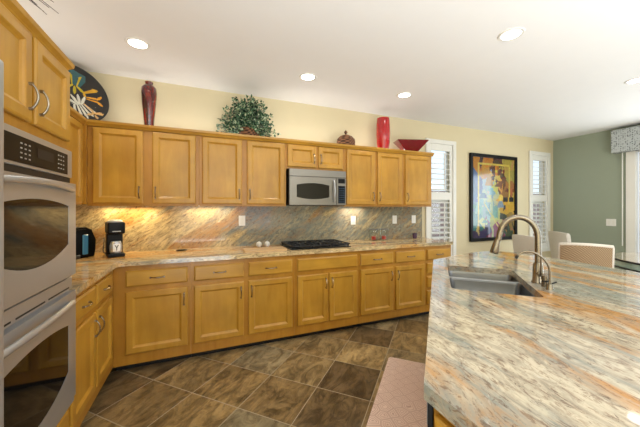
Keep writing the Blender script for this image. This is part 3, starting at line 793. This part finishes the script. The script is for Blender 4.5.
# ivy
iv = thing('potted_ivy', 'bushy green and cream variegated ivy plant on top of the cabinets', 'plant', (1.745, -.20, ZT-.0245))
obj('basket', lathe(bmesh.new(), [(0, 0), (.09, 0), (.12, .11), (.125, .12), (.115, .12), (0, .10)], 24), M['basket'], iv, smooth=40)
rnd = random.Random(3); lf = bmesh.new(); stm = bmesh.new()
def leaf(bm, p, d, s):
    d = d.normalized(); up = Vector((rnd.uniform(-1, 1), rnd.uniform(-1, 1), rnd.uniform(.2, 1))); sd = d.cross(up).normalized(); n = sd.cross(d)
    sh = [(0, 0), (.35, .42), (.55, .30), (.75, .36), (1.1, 0), (.75, -.36), (.55, -.30), (.35, -.42)]
    vs = [bm.verts.new(p+d*a*s+sd*b*s+n*(-.25*abs(b)*s)) for a, b in sh]
    for a, b, c, e in ((0, 1, 2, 3), (0, 3, 4, 5), (0, 5, 6, 7)): bm.faces.new((vs[a], vs[b], vs[c], vs[e]))
for k in range(135):
    th = rnd.uniform(0, 2*PI); el = rnd.uniform(-.15, 1.35)
    dr_ = Vector((math.cos(th)*math.cos(el)*.34, math.sin(th)*math.cos(el)*.17, math.sin(el)*.42))
    rr = rnd.uniform(.72, 1.0) * (1.0 if rnd.random() > .12 else 1.12)
    a = Vector((rnd.uniform(-.07, .07), rnd.uniform(-.05, .05), .10)); e = Vector((0, 0, .07))+dr_*rr; e.z = max(e.z, .03); e.y = max(min(e.y, .15), -.19)
    mid = (a+e)/2+Vector((0, 0, .06)); pts = []
    for i in range(8):
        t_ = i/7; pts.append(a*(1-t_)**2+mid*2*t_*(1-t_)+e*t_*t_)
    tube(stm, pts, .0022, 4)
    for i in range(2, 8):
        for q in range(3):
            p = pts[i]+Vector((rnd.gauss(0, .012), rnd.gauss(0, .010), rnd.gauss(0, .012)))
            p.y = max(min(p.y, .17), -.20)
            leaf(lf, p, Vector((rnd.gauss(0, 1), rnd.gauss(-.3, .6), rnd.gauss(-.2, 1))), rnd.uniform(.022, .042))
for v in lf.verts: v.co.z = max(v.co.z, .027); v.co.y = min(v.co.y, .19)
obj('foliage', lf, M['leaf'], iv, kind='stuff'); obj('stems', stm, M['twig'], iv)

# dried twigs over the oven tower
tw = thing('dried_twigs', 'spray of thin dark dried twigs on top of the oven tower, near the ceiling', 'dried plant', (.30, -2.05, 2.0705))
obj('pot', lathe(bmesh.new(), [(0, 0), (.06, 0), (.085, .12), (.075, .12), (0, .02)], 24), M['bowlr'], tw, smooth=40)
bt = bmesh.new()
for k in range(16):
    e = Vector((rnd.uniform(.05, .30), rnd.uniform(.45, .95), rnd.uniform(.33, .50))); mid = Vector((e.x*.35, e.y*.3, e.z*.95))
    tube(bt, [Vector((0, 0, .05))*(1-t_)**2+mid*2*t_*(1-t_)+e*t_*t_ for t_ in [i/8 for i in range(9)]], [.0022]*4+[.0016]*5, 5)
obj('twigs', bt, M['twig'], tw)

# ------------------------------------------------------------------ wall art
ar = thing('framed_picture', 'tall black-framed abstract print on the cream wall between the windows', 'picture', (5.865, 0, 1.52))
hw, hh = .575, .725; fw = .055
bm = bmesh.new()
for x in (-hw, hw-fw): box(bm, x, x+fw, -.04, -.001, -hh, hh, bev=.004)
for z in (-hh, hh-fw): box(bm, -hw+fw, hw-fw, -.04, -.001, z, z+fw, bev=.004)
obj('frame', bm, M['black'], ar)
r3 = random.Random(12)
shards = []
pal = [((196, 130, 36), (.35, .9)), ((224, 190, 70), (.5, .8)), ((88, 50, 26), (.55, .85)), ((60, 96, 150), (.1, .55)), ((120, 170, 170), (.35, .4)), ((196, 200, 150), (.45, .5)),
       ((170, 110, 60), (.8, .6)), ((214, 170, 60), (.85, .4)), ((110, 60, 40), (.72, .7)), ((52, 130, 130), (.25, .25)), ((200, 206, 120), (.45, .2)), ((60, 50, 90), (.3, .06)), ((140, 60, 90), (.5, .07)),
       ((160, 180, 190), (.4, .6)), ((180, 160, 70), (.8, .85)), ((60, 70, 60), (.8, .15)), ((150, 120, 60), (.9, .2))]
for k in range(190):
    c_, (px, pz) = pal[r3.randrange(len(pal))]
    ang = r3.choice([0, PI/2, .5, -.6, 1.2]); shards.append((px+r3.gauss(0, .12), pz+r3.gauss(0, .10), ang, r3.uniform(.015, .12), r3.uniform(.03, .16), tuple(max(0, min(255, q+r3.randint(-18, 18))) for q in c_)))
def art(u, v):
    best = min(pal, key=lambda p: (p[1][0]-u)**2+(p[1][1]-v)**2)[0]; col = best
    for px, pz, an, a, b, c_ in shards:
        dx, dz = u-px, v-pz; x = dx*math.cos(an)+dz*math.sin(an); z = -dx*math.sin(an)+dz*math.cos(an)
        if abs(x) < a/2*(1.2-z/b) and abs(z) < b/2: col = c_
    if (abs(u-.14) < .018 and .1 < v < .93) or (abs(v-.92) < .012 and .14 < u < .88) or (abs(u-.87) < .014 and .42 < v < .92): col = (222, 196, 84)
    if abs((v-.12)-(1-u)*.9+.35) < .012 and .25 < u < .6: col = (226, 210, 110)
    if math.hypot(u-.66, (v-.50)*1.3) < .055: col = (250, 214, 80)
    if .72 < u < .98 and .45 < v < .51 and abs(u-.85) > .02: col = (30, 24, 30)
    return col
bm = bmesh.new(); cl = bm.loops.layers.color.new('ink'); NX, NZ = 90, 120
gx = lambda i: -hw+fw+(2*hw-2*fw)*i/NX; gz = lambda j: -hh+fw+(2*hh-2*fw)*j/NZ
G = [[bm.verts.new((gx(i), -.018, gz(j))) for j in range(NZ+1)] for i in range(NX+1)]
for i in range(NX):
    for j in range(NZ):
        f = bm.faces.new((G[i][j], G[i+1][j], G[i+1][j+1], G[i][j+1])); q = tuple(x/255*.88 for x in art((i+.5)/NX, (j+.5)/NZ))+(1,)
        for l in f.loops: l[cl] = q
box(bm, -hw+fw, hw-fw, -.017, -.002, -hh+fw, hh-fw)
obj('print', bm, vcol_mat('art_print', 'ink', .18, .5), ar)

# ------------------------------------------------------------------ valance and wand on the green wall
tag(obj('valance', B(XR-.16, XR-.001, -3.6, -.90, 2.235, 2.60, bev=.01), M['valance']), 'boxy grey and white patterned fabric valance above the patio door', 'valance')
tag(obj('blind_cord', tube(bmesh.new(), [(XR-.05, -1.0, 2.235), (XR-.05, -1.0, .74)], .007, 8), M['white']), 'long thin white blind cord hanging from the patterned valance', 'cord')

# ------------------------------------------------------------------ island
def uv(u, v): return ((u+v)/R2, (u-v)/R2)
def fillet(pts, r=.03, n=4):
    out = []
    for i, p in enumerate(pts):
        a, b, c = Vector(pts[i-1]), Vector(p), Vector(pts[(i+1) % len(pts)])
        d1, d2 = (a-b).normalized(), (c-b).normalized()
        s, e = b+d1*r, b+d2*r
        for k in range(n+1): t_ = k/n; q = s*(1-t_)**2+b*2*t_*(1-t_)+e*t_*t_; out.append((q.x, q.y))
    return out
C1, C2 = (1.771, -2.804), (3.05, -1.525)
far = [(3.68, -1.375), (3.86, -1.37), (4.00, -1.43), (4.06, -1.56), (4.06, -1.75), (4.03, -2.05), (3.96, -2.35), (3.82, -2.68), (3.6, -3.0), (3.3, -3.35), (2.95, -3.65), (2.6, -3.9)]
outer = [(1.771, -3.9), C1, C2]+far
hole = fillet([uv(.195, 3.334), uv(.865, 3.334), uv(.865, 3.742), uv(.195, 3.742)], .035)
bm = prism(bmesh.new(), outer, .876, .914, [hole])
tag(obj('island_countertop', bm, M['granite_island']), 'large polished granite island worktop with a diagonal sink edge', 'countertop')
isl = thing('kitchen_island', 'maple island base under the large granite worktop', 'island')
body = [(1.795, -3.88), (1.795, -2.812), (3.065, -1.542), (3.50, -1.54), (3.50, -2.85), (2.75, -3.6), (2.6, -3.88)]
sinkclear = [uv(.17, 3.31), uv(.89, 3.31), uv(.89, 3.765), uv(.17, 3.765)]
obj('body', prism(bmesh.new(), body, .09, .66), M['wood_frame'], isl)
obj('body', prism(bmesh.new(), body, .66, .875, [sinkclear]), M['wood_frame'], isl)
obj('toe_kick', prism(bmesh.new(), [(1.86, -3.85), (1.86, -2.86), (3.10, -1.62), (3.44, -1.6), (3.44, -2.8), (2.55, -3.8)], 0, .0895), M['blackm'], isl)
# end panel facing the left wall (local x -> -y... rz=-90: local -y -> -x)
ep = bmesh.new()
epm = door_bm(0, 1.03, .13, .85, 0)
for v in epm.verts: x, y, z = v.co; v.co = Vector((1.7945+y, -2.83-x, z))
obj('end_panel', epm, M['wood'], isl)
# diagonal face: dishwasher near the corner, doors under the sink, local x along (1,1)
dw = thing('dishwasher', 'black dishwasher front at the near corner of the island', 'dishwasher', (3.065, -1.542, 0), 5*PI/4)
obj('door', B(1.18, 1.786, -.015, -.001, .12, .862, bev=.002), M['black'], dw)
obj('control_strip', B(1.18, 1.786, -.0165, -.0152, .80, .86), M['steel_dark'], dw)
for a, b, sd in ((.06, .59, 'R'), (.61, 1.14, 'L')):
    d = add_door(isl, a, b, .13, .85, -.0015); d.location = (3.065, -1.542, 0); d.rotation_euler = (0, 0, 5*PI/4)

# sink: local x = u, local y = -v  (rotz 45deg)
sk = thing('kitchen_sink', 'double-bowl stainless undermount sink in the island', 'sink', (0, 0, 0), PI/4)
def bowl(x0, x1, y0, y1, zt, zb):
    bm = bmesh.new(); rings = []
    for ins, z in ((-.004, zt), (0, zt), (.004, zt-.02), (.012, zb+.03), (.04, zb)):
        rings.append([bm.verts.new((a, b, z)) for a, b in fillet([(x0+ins, y0+ins), (x1-ins, y0+ins), (x1-ins, y1-ins), (x0+ins, y1-ins)], .04, 5)])
    for a, b in zip(rings, rings[1:]):
        k = len(a)
        for i in range(k): bm.faces.new((a[i], a[(i+1) % k], b[(i+1) % k], b[i]))
    bm.faces.new(rings[-1])
    return bm
def bowl_obj(*a):
    o = obj('bowl', bowl(*a), M['sink_steel'], sk, smooth=40); return o
b1 = bowl_obj(.192, .640, -3.745, -3.331, .8755, .69); b2 = bowl_obj(.664, .868, -3.745, -3.331, .8755, .72)
obj('divider', B(.6365, .6675, -3.745, -3.331, .862, .8755, bev=.003), M['steel'], sk)
for o, x, z in ((b1, .416, 0), (b2, .766, .03)):
    obj('drain', lathe(bmesh.new(), [(0, .6915), (.03, .6915), (.042, .694), (.044, .6908), (0, .6905)], 24, x, -3.54, z), M['steel_dark'], o, smooth=40)

# faucet
fc = thing('kitchen_faucet', 'tall brushed nickel gooseneck faucet behind the sink', 'faucet', (*uv(.520, 3.800), .914), PI/4)
obj('base', lathe(bmesh.new(), [(0, 0), (.032, 0), (.032, .006), (.027, .012), (.024, .10), (.020, .115), (0, .115)], 28), M['nickel'], fc, smooth=40)
pts = [(0, 0, .11), (0, 0, .20), (0, 0, .26)]
for i in range(1, 15): a = PI*i/15; pts.append((0, .095-.095*math.cos(a), .26+.115*math.sin(a)))
pts += [(0, .194, .245), (0, .203, .225)]
obj('spout', tube(bmesh.new(), pts, .0155, 16), M['nickel'], fc, smooth=50)
obj('spray_head', tube(bmesh.new(), [(0, .201, .236), (0, .208, .205), (0, .216, .165), (0, .218, .155)], [.0165, .020, .024, .021], 18), M['nickel'], fc, smooth=50)
hn = obj('handle', tube(bmesh.new(), [(-.02, 0, .055), (-.05, 0, .058)], .013, 12), M['nickel'], fc, smooth=50)
obj('lever', tube(bmesh.new(), [(-.046, 0, .058), (-.052, 0, .10), (-.052, .0, .16)], [.006, .005, .004], 8), M['nickel'], hn, smooth=50)
wf = thing('filtered_water_tap', 'small thin curved nickel water tap beside the tall faucet', 'faucet', (*uv(.375, 3.812), .914), PI/4)
obj('base', lathe(bmesh.new(), [(0, 0), (.018, 0), (.016, .008), (.012, .03), (0, .03)], 20), M['nickel'], wf, smooth=40)
pts = [Vector((0, 0, .025)), Vector((0, 0, .10))]
P0, P1, P2, P3 = Vector((0, 0, .10)), Vector((0, .005, .17)), Vector((0, .10, .235)), Vector((0, .145, .165))
for i in range(1, 13): t_ = i/12; pts.append(P0*(1-t_)**3+P1*3*t_*(1-t_)**2+P2*3*t_*t_*(1-t_)+P3*t_**3)
obj('spout', tube(bmesh.new(), pts, .0055, 10), M['nickel'], wf, smooth=50)
obj('tip', tube(bmesh.new(), [P3+Vector((0, -.003, .006)), P3+Vector((0, .004, -.010))], .0075, 10), M['blackm'], wf, smooth=50)
obj('lever', tube(bmesh.new(), [(.0, -.008, .031), (.0, -.03, .042)], .004, 8), M['blackm'], wf, smooth=50)
sd_ = thing('soap_dispenser', 'short nickel soap dispenser cap between the two faucets', 'soap dispenser', (*uv(.435, 3.812), .914), PI/4)
obj('collar', lathe(bmesh.new(), [(0, 0), (.020, 0), (.020, .028), (0, .028)], 20), M['nickel'], sd_, smooth=40)
obj('band', lathe(bmesh.new(), [(0, .0285), (.0175, .0285), (.0175, .036), (0, .036)], 20), M['blackm'], sd_, smooth=40)
obj('cap', lathe(bmesh.new(), [(0, .0365), (.021, .0365), (.020, .060), (.012, .066), (0, .066)], 20), M['nickel'], sd_, smooth=40)

# floor mat along the sink front
mt = bmesh.new()
prism(mt, fillet([uv(-.35, 2.865), uv(1.115, 2.865), uv(1.115, 3.31), uv(-.35, 3.31)], .03), 0.0005, .014)
tag(obj('kitchen_mat', mt, M['mat']), 'pinkish beige cushioned kitchen mat on the slate floor in front of the sink', 'mat')

# ------------------------------------------------------------------ dining set
tb = thing('dining_table', 'round dining table with tan top and glassy green apron at the right edge', 'table', (6.30, -2.12, 0))
obj('tabletop', lathe(bmesh.new(), [(0, .738), (.735, .738), (.735, .752), (0, .752)], 64), M['tabletop'], tb)
obj('rim', lathe(bmesh.new(), [(.7355, .730), (.75, .730), (.75, .750), (.7355, .750), (.7355, .730)], 64), M['fascia'], tb, smooth=40)
obj('apron', lathe(bmesh.new(), [(.715, .665), (.73, .665), (.73, .7375), (.715, .7375), (.715, .665)], 64), M['gapron'], tb, smooth=40)
obj('apron_rim', lathe(bmesh.new(), [(.71, .650), (.745, .650), (.745, .6648), (.71, .6648), (.71, .650)], 64), M['fascia'], tb, smooth=40)
obj('pedestal', lathe(bmesh.new(), [(0, 0), (.34, 0), (.34, .03), (.12, .07), (.07, .2), (.07, .6), (.18, .7), (.18, .7375), (0, .7375)], 32), M['fascia'], tb, smooth=40)

def chair(label, loc, rz, mat, name='dining_chair', wicker=False):
    """faces local +y; back at -y"""
    t = thing(name, label, 'chair', loc, rz, 'dining chairs')
    def slab(x0, x1, y0, y1, z0, z1, lean=0.0, bev=.02):
        bm = B(x0, x1, y0, y1, z0, z1, bev=bev, seg=3)
        for v in bm.verts: v.co.y -= lean*(v.co.z-z0)
        return bm
    obj('seat', slab(-.25, .25, -.22, .26, .38, .48), mat, t, smooth=40)
    bk_ = bmesh.new(); n = 12; W_ = .19 if wicker else .235; cvx = .05 if wicker else .02
    # back panel curved in plan
    z0, z1 = (.40, .985) if wicker else (.40, .985)
    rings = []
    for i in range(n+1):
        x = -W_+2*W_*i/n; k = (x/W_)**2; y = -.26+cvx*k
        ring = []
        for (yy, z) in ((0, z0), (0, z1-.02), (-.012, z1), (-.038, z1), (-.05, z1-.02), (-.05, z0)):
            ring.append(bk_.verts.new((x, y+yy-(.12*(z-z0)), z-.012*k if z > .9 else z)))
        rings.append(ring)
    for a, b in zip(rings, rings[1:]):
        for i in range(6): bk_.faces.new((a[i], a[(i+1) % 6], b[(i+1) % 6], b[i]))
    bk_.faces.new(rings[0]); bk_.faces.new(rings[-1][::-1])
    obj('backrest', bk_, mat, t, smooth=40)
    if wicker:
        pp = []
        def P(x, z): k = (x/W_)**2; return (x, -.26+cvx*k-.025-.12*(z-z0), z-.012*k)
        pp = [P(-W_, .42+.05*i) for i in range(12)]+[P(-W_+2*W_*i/12, z1) for i in range(13)]+[P(W_, .97-.05*i) for i in range(12)]
        obj('piping', tube(bmesh.new(), pp, .018, 10, flat=1), M['linen'], t, smooth=50)
    for sx in (-1, 1):
        for sy in (-1, 1):
            obj('leg', tube(bmesh.new(), [(sx*.21, sy*.20, .385), (sx*.22, sy*.21+(-.02 if sy < 0 else 0), 0)], [.022, .014], 8), M['fascia'], t, smooth=50)
    return t
chair('tan woven-back dining chair with pale piping, nearest the island', (5.02, -1.60, 0), math.radians(-58), M['wicker'], wicker=True)
chair('pale upholstered dining chair partly behind the tall faucet', (5.53, -1.05, 0), math.radians(-114), M['linen'])
chair('pale upholstered dining chair against the green wall, above the woven chair', (6.57, -.93, 0), math.radians(-125), M['linen'])
